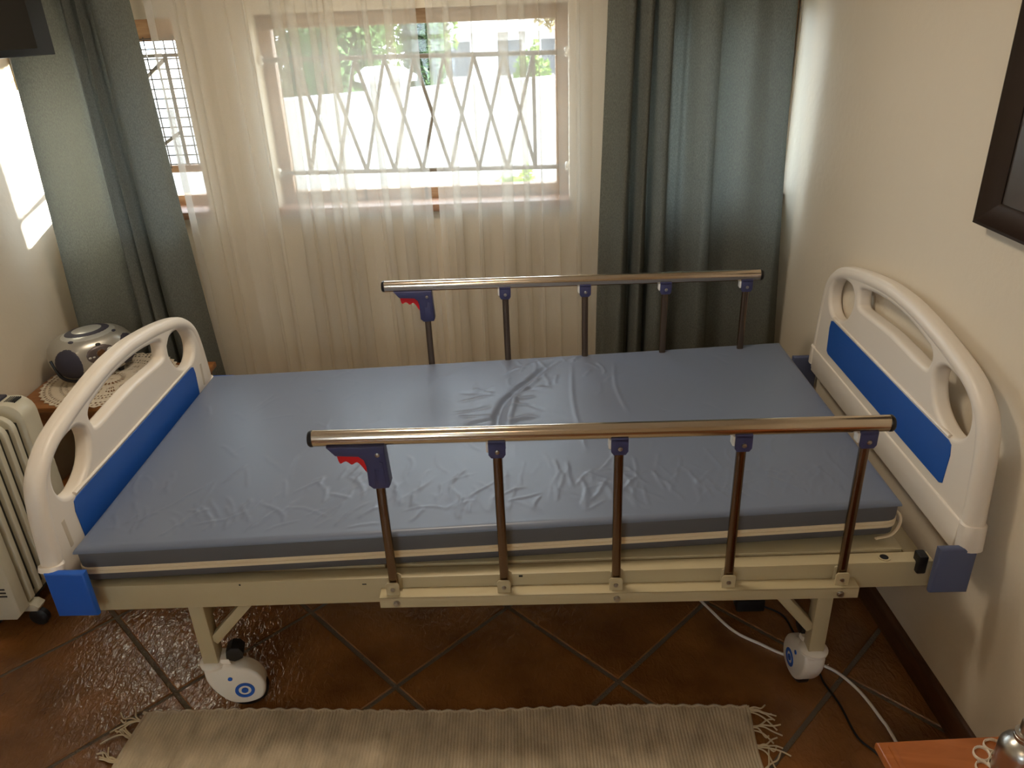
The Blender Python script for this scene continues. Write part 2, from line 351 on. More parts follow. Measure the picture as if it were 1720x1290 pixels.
for k in range(14):
    z = 1.185+k*.0345; MB().tube([(-1.745, 1.655, z), (-1.25, 1.655, z)], .0024, 5).build('mesh_wire', WIRE, w1)
for p, q in (((-1.785, 1.70, 1.575), (-1.215, 1.70, 1.575)), ((-1.325, 1.70, 1.575), (-1.325, 1.70, 1.16)), ((-1.325, 1.70, 1.565), (-1.44, 1.70, 1.48)), ((-1.325, 1.70, 1.30), (-1.43, 1.70, 1.24)), ((-1.60, 1.70, 1.575), (-1.60, 1.70, 1.16))):
    MB().bar(p, q, .012, .012, .001).build('burglar_bar', BARM, w1)
w3 = window('window_3', .44, xr(YB)-.004, 1.572, 1.022, 1.70, .04, .44, xr(YB)-.003)
MB().bx((.69, 1.575, 1.06), (.725, 1.615, 1.66), .003).build('mullion', WINWOOD, w3)
w4 = MB(); y = YF-.12
w4.bx((DX0, y, 2.05), (DX1, y+.05, 2.1)).bx((DX0, y, .75), (DX1, y+.05, .80)).bx((DX0, y, .8), (DX0+.05, y+.05, 2.05)).bx((DX1-.05, y, .8), (DX1, y+.05, 2.05)).bx((-.915, y, .8), (-.885, y+.05, 2.05)).bx((DX0, y, 1.40), (DX1, y+.05, 1.44))
w4 = struct(w4, 'window_4', WINWOOD); MB().bx((DX0+.04, y+.02, .79), (DX1-.04, y+.025, 2.06)).build('pane', GLASS, w4)

# ------------------------------------------------------------------ curtains
def drape(name, ctrl, bot, zt, zb, m, n=8, nz=40):
    """ctrl: (x, y) of the folds at the top; bot: the same folds at the bottom"""
    a = crom(ctrl, n); b = crom(bot, n); t = np.linspace(0, 1, nz)[:, None]
    X = a[None, :, 0]*(1-t)+b[None, :, 0]*t; Y = a[None, :, 1]*(1-t)+b[None, :, 1]*t
    s = np.arange(a.shape[0])[None, :]
    Y = Y+.004*np.sin(s*.35+t*5)*t; X = X+.004*np.sin(s*.21+t*7)
    Z = zt+(zb-zt)*t+0*X
    return MB().grid(X.T, Y.T, Z.T)
Y0 = 1.375
RD = [(.300, .03), (.315, .025), (.336, .0), (.366, -.038), (.386, -.022), (.396, .03), (.408, -.018), (.428, -.042), (.446, -.016), (.452, .03), (.464, -.026), (.488, -.050), (.508, -.036), (.506, .0), (.520, .030), (.548, .022), (.575, .028), (.603, -.012), (.628, -.030), (.660, -.016), (.672, .020), (.705, .036), (.75, .034), (.785, .024), (.825, -.020), (.865, -.028), (.890, -.010), (.907, .02)]
def spread(P, x0, x1, k=1.0, y0=None):
    P = np.array(P); a, b = P[0, 0], P[-1, 0]
    return [(x0+(x-a)/(b-a)*(x1-x0), (y0 or Y0)+yy*k) for x, yy in P]
o = drape('curtain', spread(RD, .303, .888, 1.2), spread(RD, .262, .985, 1.3), 2.30, .03, DRAPE).build('curtain', DRAPE, ang=180)
tag(o, 'right-hand grey-green drape in folds, half backlit, beside the wall corner', 'curtain')
YL = 1.41
LD = [(-1.675, -.085), (-1.655, -.105), (-1.62, -.100), (-1.58, -.06), (-1.545, -.01), (-1.525, .020), (-1.515, .024), (-1.500, -.016), (-1.485, -.034), (-1.468, -.010), (-1.464, .03), (-1.452, -.016), (-1.440, -.036), (-1.428, -.010), (-1.424, .034), (-1.408, -.012), (-1.375, -.050), (-1.335, -.046), (-1.305, -.018), (-1.288, .026)]
o = drape('curtain', spread(LD, -1.66, -1.315, 1.0, YL), spread(LD, -1.735, -1.235, 1.1, YL), 2.30, .03, DRAPE).build('curtain', DRAPE, ang=180)
tag(o, 'left-hand grey-green drape in folds, hanging behind the silver radio', 'curtain')
def sheer(x0, x1, seed, amp):
    r = np.random.default_rng(seed); n = 560; s = np.linspace(0, 1, n); N = int((x1-x0)/.068)
    ph = 2*PI*(N*s+.35*np.interp(s, np.linspace(0, 1, N+1), r.normal(0, 1, N+1)))
    am = np.array([amp(x0+(x1-x0)*v) for v in s])*np.interp(s, np.linspace(0, 1, N*2+1), r.uniform(.45, 1.35, N*2+1))
    end = np.minimum(1, np.minimum(s, 1-s)*9)
    nz = 36; X = np.zeros((n, nz)); Y = np.zeros((n, nz)); Z = np.zeros((n, nz)); drift = np.interp(s, np.linspace(0, 1, N+1), r.normal(0, .9, N+1))
    for k in range(nz):
        t = k/(nz-1); p = ph+drift*(t-.4)*1.2
        X[:, k] = x0+(x1-x0)*s+(-.018+.05*t)*(s-.5)*.6+am*end*(.7+.5*t)*np.sin(p); Y[:, k] = 1.462+np.minimum(am*.7, .022)*np.cos(p)*end; Z[:, k] = 2.30-2.27*t
    return MB().grid(X, Y, Z), X, Y, Z
ampL = lambda x: .011+.026*min(1, max(0, (x+1.02)/.2))
mb, X, Y, Z = sheer(-1.235, -.344, 3, ampL); o = mb.build('sheer_curtain', SHEER, ang=180)
tag(o, 'wide white sheer net curtain left of the middle gap, before the barred window', 'curtain', 'sheer net curtains')
MB().grid(np.stack([X[0]-.026, X[0]-.012, X[0]]), np.stack([Y[0]-.001, Y[0]-.003, Y[0]-.001]), np.stack([Z[0]]*3)).build('side_hem', HEM, o)
mb, X, Y, Z = sheer(-.314, .52, 11, lambda x: .034 if x < .02 else .018); o = mb.build('sheer_curtain', SHEER, ang=180)
tag(o, 'white sheer net curtain right of the middle gap, tucked behind the right drape', 'curtain', 'sheer net curtains')
rod = thing('curtain_rod', 'long steel curtain rod above the windows carrying drapes and sheers', 'curtain rod', (-.4, 1.42, 2.32))
MB().tube([(-1.77, 1.375, 2.312), (1.0, 1.375, 2.312)], .012, 12).build('pole', BARM, rod)
MB().tube([(-1.77, 1.462, 2.312), (1.0, 1.462, 2.312)], .010, 12).build('pole', BARM, rod)
for x in (-1.6, -.35, .85): MB().bx((x-.01, 1.36, 2.30), (x+.01, 1.55, 2.33), .002).build('rod_bracket', BARM, rod)

# ------------------------------------------------------------------ hospital bed
bed = thing('hospital_bed', 'cream steel hospital bed with white and blue plastic end boards on castors', 'bed', (-.07, .49, 0))
tz = lambda x: .0105*(x+.07)                     # the frame rises slightly towards the head
BT, BB = .492, .418
fr = MB()
def beam(y0, y1): fr.prism([(-1.085, BB+tz(-1.085)), (.935, BB+tz(.935)), (.935, BT+tz(.935)), (-1.085, BT+tz(-1.085))], lambda u, v, t: (u, t, v), y0, y1, .003)
beam(.012, .050); beam(.932, .970)
fr.bx((-1.085, .05, .425), (-1.045, .932, .47), .003).bx((.89, .05, .445), (.93, .932, .49), .003).bx((-.33, .05, .42), (-.29, .932, .46), .003).bx((.30, .05, .42), (.34, .932, .46), .003)
frame = fr.build('bed_frame', CREAM, bed)
MB().lathe([(.014, 0), (.0145, .0025), (.0105, .0028), (.0095, .001)], (.828, .030, BT+tz(.828)), 20).build('socket_ring', CREAM, frame)
MB().cyl((.828, .030, BT+tz(.828)+.0016), .0096, .001).build('socket_hole', BLACK, frame)
for x, z, w, h in ((-.03, .486, .009, .005), (-.405, .472, .010, .003), (-.705, .478, .004, .004)):
    MB().box((x, .0116, z), (w, .001, h)).build('paint_chip', BLACK, frame)
for x0, x1 in ((-1.04, -.36), (-.35, .20), (.21, .88)):
    z0, z1 = .497+tz(x0), .497+tz(x1)
    MB().prism([(x0, z0-.012), (x1, z1-.012), (x1, z1), (x0, z0)], lambda u, v, t: (u, t, v), .055, .925, .002).build('mattress_deck', CREAM, bed)
# legs, braces, castors
def caster(x, y, ang, par):
    u = Vector((math.cos(ang), math.sin(ang), 0)); n = Vector((math.sin(ang), -math.cos(ang), 0)); o = Vector((x, y, 0))+u*.066
    fn = lambda a, b, t: o+u*(a*.88-.004)+n*t+Vector((0, 0, b))
    body = [(-.100, .150), (-.075, .172), (-.030, .170), (-.004, .152), (.022, .142), (.050, .118), (.064, .088), (.064, .060), (.052, .036), (.026, .024), (-.008, .022), (-.046, .034), (-.080, .074), (-.098, .115)]
    c = MB().prism(crom(body+[body[0]], 4)[:-1].tolist(), fn, -.027, .027, .010, 3).build('caster', WHITEP, par)
    MB().cyl(o+Vector((0, 0, .057)), .057, .030, n, 28, .006).build('wheel', BLACK, c)
    MB().lathe([(.036, .0), (.037, .008), (.030, .014), (.022, .016)], Vector((x, y, .160)), 24).build('stem_collar', WHITEP, c)
    pd = MB(); pd.prism([(-.030, .178), (-.026, .205), (-.008, .216), (.014, .212), (.024, .196), (.018, .176), (-.006, .168)], fn, -.020, .020, .004)
    pd.build('brake_pedal', BLACK, c)
    MB().prism([(-.05, .165), (-.046, .186), (-.022, .182), (-.016, .165)], fn, -.022, .022, .003).build('pedal_bracket', WHITEP, c)
    for sgn in (1, -1):
        q = o+n*sgn*.0275+Vector((0, 0, .072)); pts = [q+u*(.022*math.cos(a))+Vector((0, 0, .022*math.sin(a))) for a in np.linspace(0, 2*PI, 28, endpoint=False)]
        MB().lathe([(.0165, -.001), (.0165, .0014), (.0255, .0014), (.0255, -.001)], q-n*sgn*.0005, 28, Vector((0, 0, 1)).rotation_difference(n*sgn).to_matrix()).build('emblem_ring', BLUEB, c)
        MB().cyl(q, .009, .003, n, 20).build('emblem_dot', BLUEB, c)
        MB().cyl(q+u*-.030+Vector((0, 0, .047)), .006, .003, n, 16).build('emblem_dot', BLUEB, c)
    return c
for x, y, a in ((-.856, .082, .18), (.724, .082, PI/2+.05), (-.856, .90, 2.2), (.724, .90, 1.0)):
    MB().bx((x-.020, y-.020, .168), (x+.020, y+.020, BB+tz(x)+.002), .003).build('leg', CREAM, bed)
    s = 1 if x < 0 else -1
    MB().bar((x+s*.02, y, .245), (x+s*.165, y, BB+tz(x)+.0), .028, .026, .002).build('leg_brace', CREAM, bed)
    caster(x, y, a, bed)
for x in (-.856, .724): MB().bx((x-.015, .10, .30), (x+.015, .88, .335), .003).build('cross_bar', CREAM, bed)
# end boards: one profile, mirrored
YC = .49
OUT = [(-.530, .545), (-.522, .60), (-.512, .70), (-.500, .795), (-.482, .866), (-.450, .912), (-.385, .946), (-.25, .976), (-.10, .996), (0, 1.000), (.10, .996), (.25, .976), (.385, .946), (.450, .912), (.482, .866), (.500, .795), (.512, .70), (.522, .60), (.530, .545)]
HOLE = [(.255, .895), (.285, .915), (.34, .914), (.395, .896), (.424, .862), (.428, .825), (.408, .795), (.37, .782), (.325, .790), (.285, .812), (.262, .842), (.252, .870)]
SLOT = [(-.205, .932), (-.10, .950), (0, .955), (.10, .950), (.205, .932), (.222, .915), (.218, .890), (.200, .876), (.10, .880), (0, .884), (-.10, .880), (-.200, .876), (-.218, .890), (-.222, .915)]
def board_panel(half=.009, bev=.012):
    cu = bpy.data.curves.new('board_outline', 'CURVE'); cu.dimensions = '2D'; cu.fill_mode = 'BOTH'; cu.extrude = half; cu.bevel_depth = bev; cu.bevel_resolution = 4; cu.offset = -bev
    for pts in ([(u*.965, v if v > .6 else v) for u, v in crom(OUT, 4)], crom(HOLE+[HOLE[0]], 4)[:-1], [(-u, v) for u, v in crom(HOLE+[HOLE[0]], 4)[:-1]], crom(SLOT+[SLOT[0]], 4)[:-1]):
        sp = cu.splines.new('POLY'); sp.points.add(len(pts)-1); sp.use_cyclic_u = True
        for p, q in zip(sp.points, pts): p.co = (q[0], q[1]-.012 if (pts is not None and q[1] > 1.2) else q[1], 0, 1)
    ob = bpy.data.objects.new('board_outline', cu); COL.objects.link(ob); dg = bpy.context.evaluated_depsgraph_get(); dg.update()
    me = ob.evaluated_get(dg).to_mesh(); V = [v.co.copy() for v in me.vertices]; F = [tuple(p.vertices) for p in me.polygons]
    ob.to_mesh_clear(); bpy.data.objects.remove(ob); return V, F
PV, PF = board_panel()
def board(name, xc, s, dz, zb, yc):
    """s: +1 when the face looks towards +x"""
    fx = lambda d, u, v: (xc+s*d, yc+u, v+dz)
    mb = MB(); mb.add([fx(v.z, v.x, v.y) for v in PV], [q if s < 0 else q for q in PF])
    o2 = crom([(u*(1-.021/.5), v-(.020 if v > .9 else .010 if v > .84 else 0)) for u, v in OUT], 5)
    o2 = [(u, v) for u, v in o2 if v > zb-.004]
    mb.tube([fx(0, u, v) for u, v in o2], .0235, 14, ry=.0205, up=(1, 0, 0), e=2.4)
    b = mb.build(name, ABS, bed, ang=50)
    # lower skirt that steps out below the panel, with a collar round each post
    sk = MB(); zk = max(.628, zb+.012); dz == 0 and sk.prism([(-.486, .545), (.486, .545), (.488, zk), (-.488, zk)], lambda u, v, t: fx(t, u, v), -.022, .026, .005, 3)
    for e in (-1, 1): MB().tube([fx(.0, e*.503, zb), fx(0, e*.501, (zb+zk)/2), fx(0, e*.498, zk), fx(0, e*.498, zk+.004)], [.028, .028, .028, .024], 18, ry=.0245, up=(1, 0, 0), e=2.4).build('post_collar', ABS, b)
    if dz == 0: sk.build('lower_skirt', ABS, b)
    ip = [(-.372, .655), (.372, .655), (.385, .662), (.390, .74), (.384, .765), (.370, .770), (-.370, .770), (-.384, .765), (-.390, .74), (-.385, .662)]
    MB().prism(ip, lambda u, v, t: fx(t, u, v), .0205, .0228, .0008, 1).build('inset_panel', BLUE, b, label='flat blue panel set into the board')
    rl = MB(); rl.tube([fx(.0195, u, v) for u, v in ((-.37, .779), (-.2, .778), (0, .778), (.2, .778), (.37, .779))], .006, 8, ry=.004, up=(1, 0, 0)); rl.build('raised_ridge', ABS, b)
    if dz < 0:
        for e in (-1, 1): MB().tube([fx(.0205, e*.438, .675), fx(.0205, e*.442, .75)], .008, 10, ry=.0015, up=(0, 1, 0)).build('pressed_groove', mat_groove, b)
    return b
mat_groove = mat('board_groove', sc(196, 182, 160), .5)
hb = board('headboard', .985, -1, 0, .566, .483)
fb = board('footboard', -1.125, 1, -.098, .655, .489)
def bracket(x0, x1, z0, z1, y0, y1, m, par, s):
    MB().prism([(x0, z0), (x1, z0), (x1, z1), (x0, z1)], lambda u, v, t: (u, t, v), y0, y1, .007, 3).build('corner_bracket', m, par, label=('slate blue' if m is SLATE else 'bright blue')+' plastic corner bracket')
for y0, y1 in ((-.042, -.022), (1.006, 1.026)):
    bracket(-1.130, -1.034, .438, .566, y0, y1, BLUEB, fb, 1)
    bracket(.910, .996, .452, .578, y0, y1, SLATE, hb, -1)
MB().box((.905, .014, .50), (.022, .03, .05), .004).build('lock_catch', BLACK, hb)
# side rails
hx0, hx1, hz = -.466, .762, .883
def side_rail():
    r = MB().tube([(hx0, 0, hz), (hx1, 0, hz)], .0185, 24, ry=.0155, up=(0, 0, 1)).build('side_rail', STEEL, bed)
    for x, s in ((hx0, -1), (hx1, 1)):
        MB().tube([(x-s*.001, 0, hz), (x+s*.004, 0, hz), (x+s*.008, 0, hz), (x+s*.010, 0, hz)], [.0186, .0186, .016, .010], 20, up=(0, 0, 1)).build('end_cap', BLACKG, r)
    xs = [-.3325+.2628*k for k in range(5)]
    for k, x in enumerate(xs):
        MB().tube([(x+.0015, 0, .474), (x+.001, 0, .56), (x, 0, .70), (x, 0, .864)], .0105, 14, ry=.008, up=(1, 0, 0), e=3).build('post', POSTM, r)
        MB().prism([(x-.015, .447), (x+.015, .447), (x+.0165, .488), (x+.012, .494), (x-.012, .494), (x-.0165, .488)], lambda u, v, t: (u, t, v), -.014, -.0105, .001).build('foot_bracket', CREAM, r)
        MB().prism([(x-.015, .447), (x+.017, .447), (x+.019, .50), (x+.012, .506), (x-.012, .494)], lambda u, v, t: (u, t, v), .008, .0115, .001).build('foot_bracket', CREAM, r)
        MB().lathe([(.0055, 0), (.005, .0025), (.002, .0035)], (x, -.014, .474), 12, Matrix.Rotation(PI/2, 3, 'X')).build('bolt', BOLT, r)
        if k:
            cp = MB().prism([(x-.0185, .870), (x-.0185, .838), (x-.013, .830), (x+.013, .830), (x+.0185, .838), (x+.0185, .870)], lambda u, v, t: (u, t, v), -.0155, -.0105, .0015)
            cp.prism([(x-.0185, .870), (x-.0185, .838), (x-.013, .830), (x+.013, .830), (x+.0185, .838), (x+.0185, .870)], lambda u, v, t: (u, t, v), .0105, .0155, .0015).bx((x-.0185, -.0155, .862), (x+.0185, .0155, .872), .002)
            cp.build('post_clip', PURPLE, r)
            MB().bx((x-.0235, -.012, .842), (x-.011, .010, .866), .003).build('clip_insert', CLIPW, r)
            MB().lathe([(.0055, 0), (.005, .0025), (.002, .0035)], (x+.001, -.0155, .846), 12, Matrix.Rotation(PI/2, 3, 'X')).build('bolt', BOLT, r)
    x = xs[0]
    grip = [(x-.104, .868), (x+.022, .868), (x+.022, .850), (x+.026, .770), (x+.022, .762), (x-.012, .760), (x-.022, .770), (x-.022, .818), (x-.026, .834), (x-.036, .843), (x-.086, .846)]
    MB().prism(grip, lambda u, v, t: (u, t, v), -.0175, .0165, .004, 3).build('release_grip', PURPLE, r)
    MB().prism([(x-.004, .774), (x+.018, .774), (x+.016, .828), (x+.008, .832), (x+.004, .812), (x-.004, .812)], lambda u, v, t: (u, t, v), -.0195, -.015, .0012).build('grip_cover', PURPLE, r)
    MB().lathe([(.0055, 0), (.005, .0025), (.002, .0035)], (x+.006, -.0172, .848), 12, Matrix.Rotation(PI/2, 3, 'X')).build('bolt', BOLT, r)
    MB().prism(crom([(x-.086, .852), (x-.080, .824), (x-.066, .829), (x-.054, .820), (x-.042, .826), (x-.032, .814), (x-.022, .800), (x-.018, .852)], 3).tolist(), lambda u, v, t: (u, t, v), -.011, .011, .003, 2).build('trigger', RED, r)
    lb = MB(); lb.bx((-.365, -.024, .429), (.757, -.0215, .459), .0008).bx((-.365, -.024, .456), (.757, .0118, .459), .0008)
    lb.build('lower_bar', CREAM, r)
    for x in (-.325, .195, .715): MB().lathe([(.0085, 0), (.0085, .002), (.0062, .0022), (.0062, .006), (.004, .0065)], (x, -.024, .442), 14, Matrix.Rotation(PI/2, 3, 'X')).build('bolt', BOLT, r)
    return r
rail = side_rail()
copy_tree(rail, bed, (0, .9933, 0))

# ------------------------------------------------------------------ mattress
mt = thing('mattress', 'grey vinyl covered foam mattress with ivory zip lying on the hospital bed', 'mattress', (-.1, .52, .5))
ML, MWd = 1.955, .955
nx_, ny_ = 460, 220
def edge_axis(n, L, r=.03):
    a = np.linspace(0, 1, n-12); e = np.array([.0008, .003, .007, .012, .018, .025])/L
    return np.unique(np.concatenate([a, e, 1-e]))*L
ux = edge_axis(nx_, ML); uy = edge_axis(ny_, MWd); UXg, UYg = np.meshgrid(ux, uy, indexing='ij')
D = lambda r: np.sqrt(np.maximum(0, r*r-np.maximum(0, r-np.minimum(np.minimum(UXg, ML-UXg), np.minimum(UYg, MWd-UYg)))**2))-r
H = D(.014)*.95
fade = np.clip(np.minimum(np.minimum(UXg, ML-UXg), np.minimum(UYg, MWd-UYg))/.03, 0, 1)
wr = np.zeros_like(H)
def ridge(P, h, w, jag=0):
    """a soft raised (h>0) or sunken line along the polyline P"""
    global wr
    P = np.asarray(P); best = np.full(H.shape, 9.0); tt = np.zeros(H.shape)
    x0, y0 = P.min(0)-5*w; x1, y1 = P.max(0)+5*w
    i0, i1 = np.searchsorted(ux, [x0, x1]); j0, j1 = np.searchsorted(uy, [y0, y1])
    if i1-i0 < 2 or j1-j0 < 2: return
    sx, sy = UXg[i0:i1, j0:j1], UYg[i0:i1, j0:j1]; b = np.full(sx.shape, 9.0); tp = np.zeros(sx.shape); n = len(P)-1
    for k in range(n):
        a, c = P[k], P[k+1]; d = c-a; L2 = (d**2).sum()+1e-12
        t = np.clip(((sx-a[0])*d[0]+(sy-a[1])*d[1])/L2, 0, 1); q = np.hypot(sx-a[0]-t*d[0], sy-a[1]-t*d[1])
        m = q < b; b = np.where(m, q, b); tp = np.where(m, (k+t)/n, tp)
    wr[i0:i1, j0:j1] += h*np.exp(-(b/w)**2)*np.clip(np.minimum(tp, 1-tp)*5, 0, 1)
def squig(x, y, ang, L, h, w, curl=.28):
    n = 7; P = [(x, y)]; a = ang
    for k in range(n):
        a += rng.normal(0, curl)*.6; P.append((P[-1][0]+math.cos(a)*L/n, P[-1][1]+math.sin(a)*L/n))
    ridge(P, h, w)
for k in range(230):      # fine creases of the loose cover along the near side
    x = rng.uniform(.04, ML-.05); y = abs(rng.normal(0, .11))+.03
    squig(x, y, PI/2+rng.normal(0, .38)+.25*np.sign(rng.normal()), rng.uniform(.05, .15), rng.uniform(.0007, .0019), rng.uniform(.0028, .0046))
for k in range(80):
    squig(rng.uniform(.05, ML-.1), rng.uniform(.05, MWd-.06), PI/2+rng.normal(0, .45), rng.uniform(.05, .15), rng.uniform(.0002, .0007), rng.uniform(.004, .009))
for k in range(26): squig(rng.uniform(.9, 1.35), rng.uniform(.70, .92), PI/2+rng.normal(0, .5), rng.uniform(.05, .13), rng.uniform(.0008, .002), rng.uniform(.004, .007))
FX = 1.0
ridge(crom([(FX+.20, .93), (FX+.13, .84), (FX+.07, .74), (FX+.02, .66), (FX+.0, .60), (FX-.01, .52), (FX-.005, .42), (FX+.0, .30)], 4), -.010, .013)   # the cross-ways dip
ridge(crom([(FX+.17, .86), (FX+.10, .76), (FX+.05, .68), (FX+.035, .60), (FX+.025, .50), (FX+.03, .40)], 4), .006, .012)
for k in range(16):
    y = rng.uniform(.42, .72); sgn = 1 if k % 2 else -1
    squig(FX+.02*sgn, y, (0 if sgn > 0 else PI)+rng.normal(.15, .28), rng.uniform(.07, .16), rng.choice([-1, 1])*rng.uniform(.0016, .0042), rng.uniform(.006, .011), .22)
for x, y0_, y1_ in ((FX+.22, .30, .9), (FX+.36, .5, .88)): ridge(crom([(x+.02, y0_), (x, (y0_+y1_)/2), (x+.015, y1_)], 4), .0018, .006)
soft = np.array([[noise.noise((x*2.2, y*2.2, 3.1)) for y in uy[::6]] for x in ux[::6]])
soft = np.array([np.interp(uy, uy[::6], r) for r in soft]); soft = np.array([np.interp(ux, ux[::6], soft[:, j]) for j in range(soft.shape[1])]).T
H = H+fade*(wr+soft*.0022)
def mw(x, y, z):                                       # mattress space -> world, slightly skewed on the frame and lifted at the head
    a = .033; X_ = -1.083+x*math.cos(a)-y*math.sin(a)*.15; Y_ = .012+x*math.sin(a)+y
    return X_, Y_, z+.034*(np.clip(x/ML, 0, 1))**1.3
TH = .098; ZB_ = .495
Xw, Yw, Zw = mw(UXg, UYg, ZB_+TH+H); mb = MB(); mb.grid(Xw, Yw, Zw)
top = mb.build('cover', MATT, mt, ang=180)
loop = [(x, 0) for x in ux]+[(ML, y) for y in uy[1:]]+[(x, MWd) for x in ux[::-1][1:]]+[(0, y) for y in uy[::-1][1:-1]]
loop = loop[::3]
def band(zs, out, m, name, lab=None):
    V = []; F = []; n = len(loop)
    for z, o_ in zip(zs, out):
        for x, y in loop:
            nx0 = -1 if x < 1e-6 else (1 if x > ML-1e-6 else 0); ny0 = -1 if y < 1e-6 else (1 if y > MWd-1e-6 else 0)
            px, py = x, y; rad = .03
            cx = min(max(x, rad), ML-rad); cy = min(max(y, rad), MWd-rad); dx, dy = x-cx, y-cy; dl = math.hypot(dx, dy)
            if dl > 0: px, py = cx+dx/dl*(rad+o_), cy+dy/dl*(rad+o_)
            V.append(mw(px, py, z))
    for i in range(len(zs)-1):
        for k in range(n): F.append((i*n+k, i*n+(k+1) % n, (i+1)*n+(k+1) % n, (i+1)*n+k))
    mb = MB(); mb.add(V, F); kw = {'label': lab} if lab else {}
    return mb.build(name, m, mt, ang=60, **kw)
zt_ = ZB_+TH-.0135
mbz = band([ZB_, ZB_+.006, ZB_+.032, ZB_+.055, zt_-.006, zt_], [-.012, -.002, .0, .0015, .0015, -.001], MATS, 'side_wall', 'darker grey side of the cover')
band([ZB_+.026, ZB_+.027, ZB_+.034, ZB_+.0352, ZB_+.0358, ZB_+.037, ZB_+.045, ZB_+.046], [.0, .0025, .003, .0034, .0016, .0034, .003, .0], ZIP, 'zip_tape', 'ivory zip tape round the side')
P = [mw(ML+.004, .035, ZB_+.05), mw(ML+.012, .02, ZB_+.042), mw(ML+.012, .018, ZB_+.015), mw(ML-.01, .006, ZB_-.002), mw(ML-.05, -.003, ZB_-.003)]
MB().tube(crom(P, 5), .004, 8, ry=.0025).build('zip_end', ZIP, mt)

# ------------------------------------------------------------------ rug
rug = thing('rug', 'beige ribbed cotton rug with knotted fringe lying beside the bed', 'rug', (-.255, -.35, 0))
xs = np.arange(-1.075, .558, .0016); ys = np.linspace(.058, -.85, 150)
RX_, RY_ = np.meshgrid(xs, ys, indexing='ij')
wob = .0016*np.sin(RY_*9+RX_*3)
rib = .0030*np.abs(np.sin(PI*(RX_+wob)/.0086))*(1+.25*np.sin(RY_*420+np.floor((RX_+wob)/.0086)*2.1))
RZ = .006+rib+.0012*np.sin(RX_*11)*np.sin(RY_*9)
edge = .004*np.sin(RX_*160)*(RY_ > .05); RYe = RY_-.010+edge+.006*np.sin(RX_*6)+(-.010*(RX_+.25))
RXe = RX_+.008*np.sin(RY_*14)*(np.clip(-(RX_+.98)/.1, 0, 1)+np.clip((RX_-.45)/.1, 0, 1))
mb = MB(); mb.grid(RXe, RYe, RZ); ro = mb.build('woven_field', RUGM, rug, ang=180)
b = MB(); b.tube([(x, .048+.006*math.sin(x*6)-.010*(x+.25)+.003*math.sin(x*150), .005) for x in np.arange(-1.075, .558, .008)], .005, 6); b.build('bound_edge', RUGM, rug)
for e, x0 in ((-1, -1.075), (1, .555)):
    for k in range(13):
        y = .03-k*.062+rng.uniform(-.012, .012); tb = MB()
        for q in range(5):
            a = rng.normal(0, .45)-.25*e; L_ = rng.uniform(.045, .075); y1 = y+rng.normal(0, .003)
            P = [(x0-e*.004, y1, .005), (x0+e*L_*.35*math.cos(a), y1+L_*.3*math.sin(a)+rng.normal(0, .003), .009), (x0+e*L_*.7*math.cos(a), y1+L_*.75*math.sin(a)+rng.normal(0, .005), .006), (x0+e*L_*math.cos(a), y1+L_*math.sin(a)*1.2+rng.normal(0, .008), .004)]
            tb.tube(crom(P, 4), .0022, 5)
        tb.build('fringe_tassel', FRINGE, rug)

# ------------------------------------------------------------------ side table, doily, radio
st = thing('side_table', 'low golden-oak side table in the left corner under the radio', 'table', (-1.49, 1.12, 0))
MB().bx((-1.79, .915, .488), (-1.20, 1.272, .51), .004).build('table_top', TABW, st)
ap = MB(); ap.bx((-1.765, .94, .41), (-1.225, .955, .488)).bx((-1.765, 1.24, .41), (-1.225, 1.255, .488)).bx((-1.765, .94, .41), (-1.75, 1.25, .488)).bx((-1.24, .94, .41), (-1.225, 1.25, .488)); ap.build('apron', TABW, st)
for x in (-1.755, -1.235):
    for y in (.95, 1.24): MB().bx((x-.018, y-.018, 0), (x+.018, y+.018, .488), .003).build('leg', TABW, st)
MB().bx((-1.75, .95, .15), (-1.24, 1.24, .168), .003).build('shelf', TABW, st)
def doily(c, R0, rings, secs, seed, scallops, z):
    r = random.Random(seed); V = []; F = []
    for i in range(rings+1):
        for k in range(secs):
            a = 2*PI*k/secs; rad = R0*(i/rings)
            if i == rings: rad *= 1+.022*math.cos(scallops*a)
            V.append((c[0]+rad*math.cos(a), c[1]+rad*math.sin(a), z+.0006*math.sin(i*2.1+k)))
    for i in range(rings):
        q = i/rings
        for k in range(secs):
            s_ = k % 12; hole = False
            if q > .93: hole = False
            elif q > .58: hole = (i % 2 == 0 and (k+(i//2) % 2) % 2 == 0) and not (.74 < q < .78)
            elif .28 < q <= .55: hole = abs(s_-5.5) < 5.2*math.sin(PI*(q-.26)/.31)-.6 and k % 2 == 0 and i % 3 != 2
            elif .10 < q <= .26: hole = k % 7 < 4 and i % 3 != 0
            else: hole = False
            if not hole: F.append((i*secs+k, i*secs+(k+1) % secs, (i+1)*secs+(k+1) % secs, (i+1)*secs+k))
    mb = MB(); mb.add(V, F, False); return mb
dl = doily((-1.545, 1.135), .232, 26, 168, 1, 42, .5122).build('doily', LACE); tag(dl, 'round white crochet doily on the oak side table beneath the radio', 'doily')
md = dl.modifiers.new('thickness', 'SOLIDIFY'); md.thickness = .0016; md.offset = 0
rc = Vector((-1.616, 1.190, .604)); ang = math.radians(46)
ra = Vector((math.cos(ang), math.sin(ang), 0)); rb = Vector((math.sin(ang), -math.cos(ang), 0)); A_, B_, C_ = .147, .104, .087
radio = thing('radio', 'silver oval portable radio with dark speakers standing on the doily', 'radio', (rc.x, rc.y, .513))
def ell(d, k=1.0):
    e = 2.5; d = Vector(d); q = (abs(d.x)/A_)**e+(abs(d.y)/B_)**e+(abs(d.z)/C_)**e; r = q**(-1/e)*k
    return rc+ra*d.x*r+rb*d.y*r+Vector((0, 0, d.z*r))
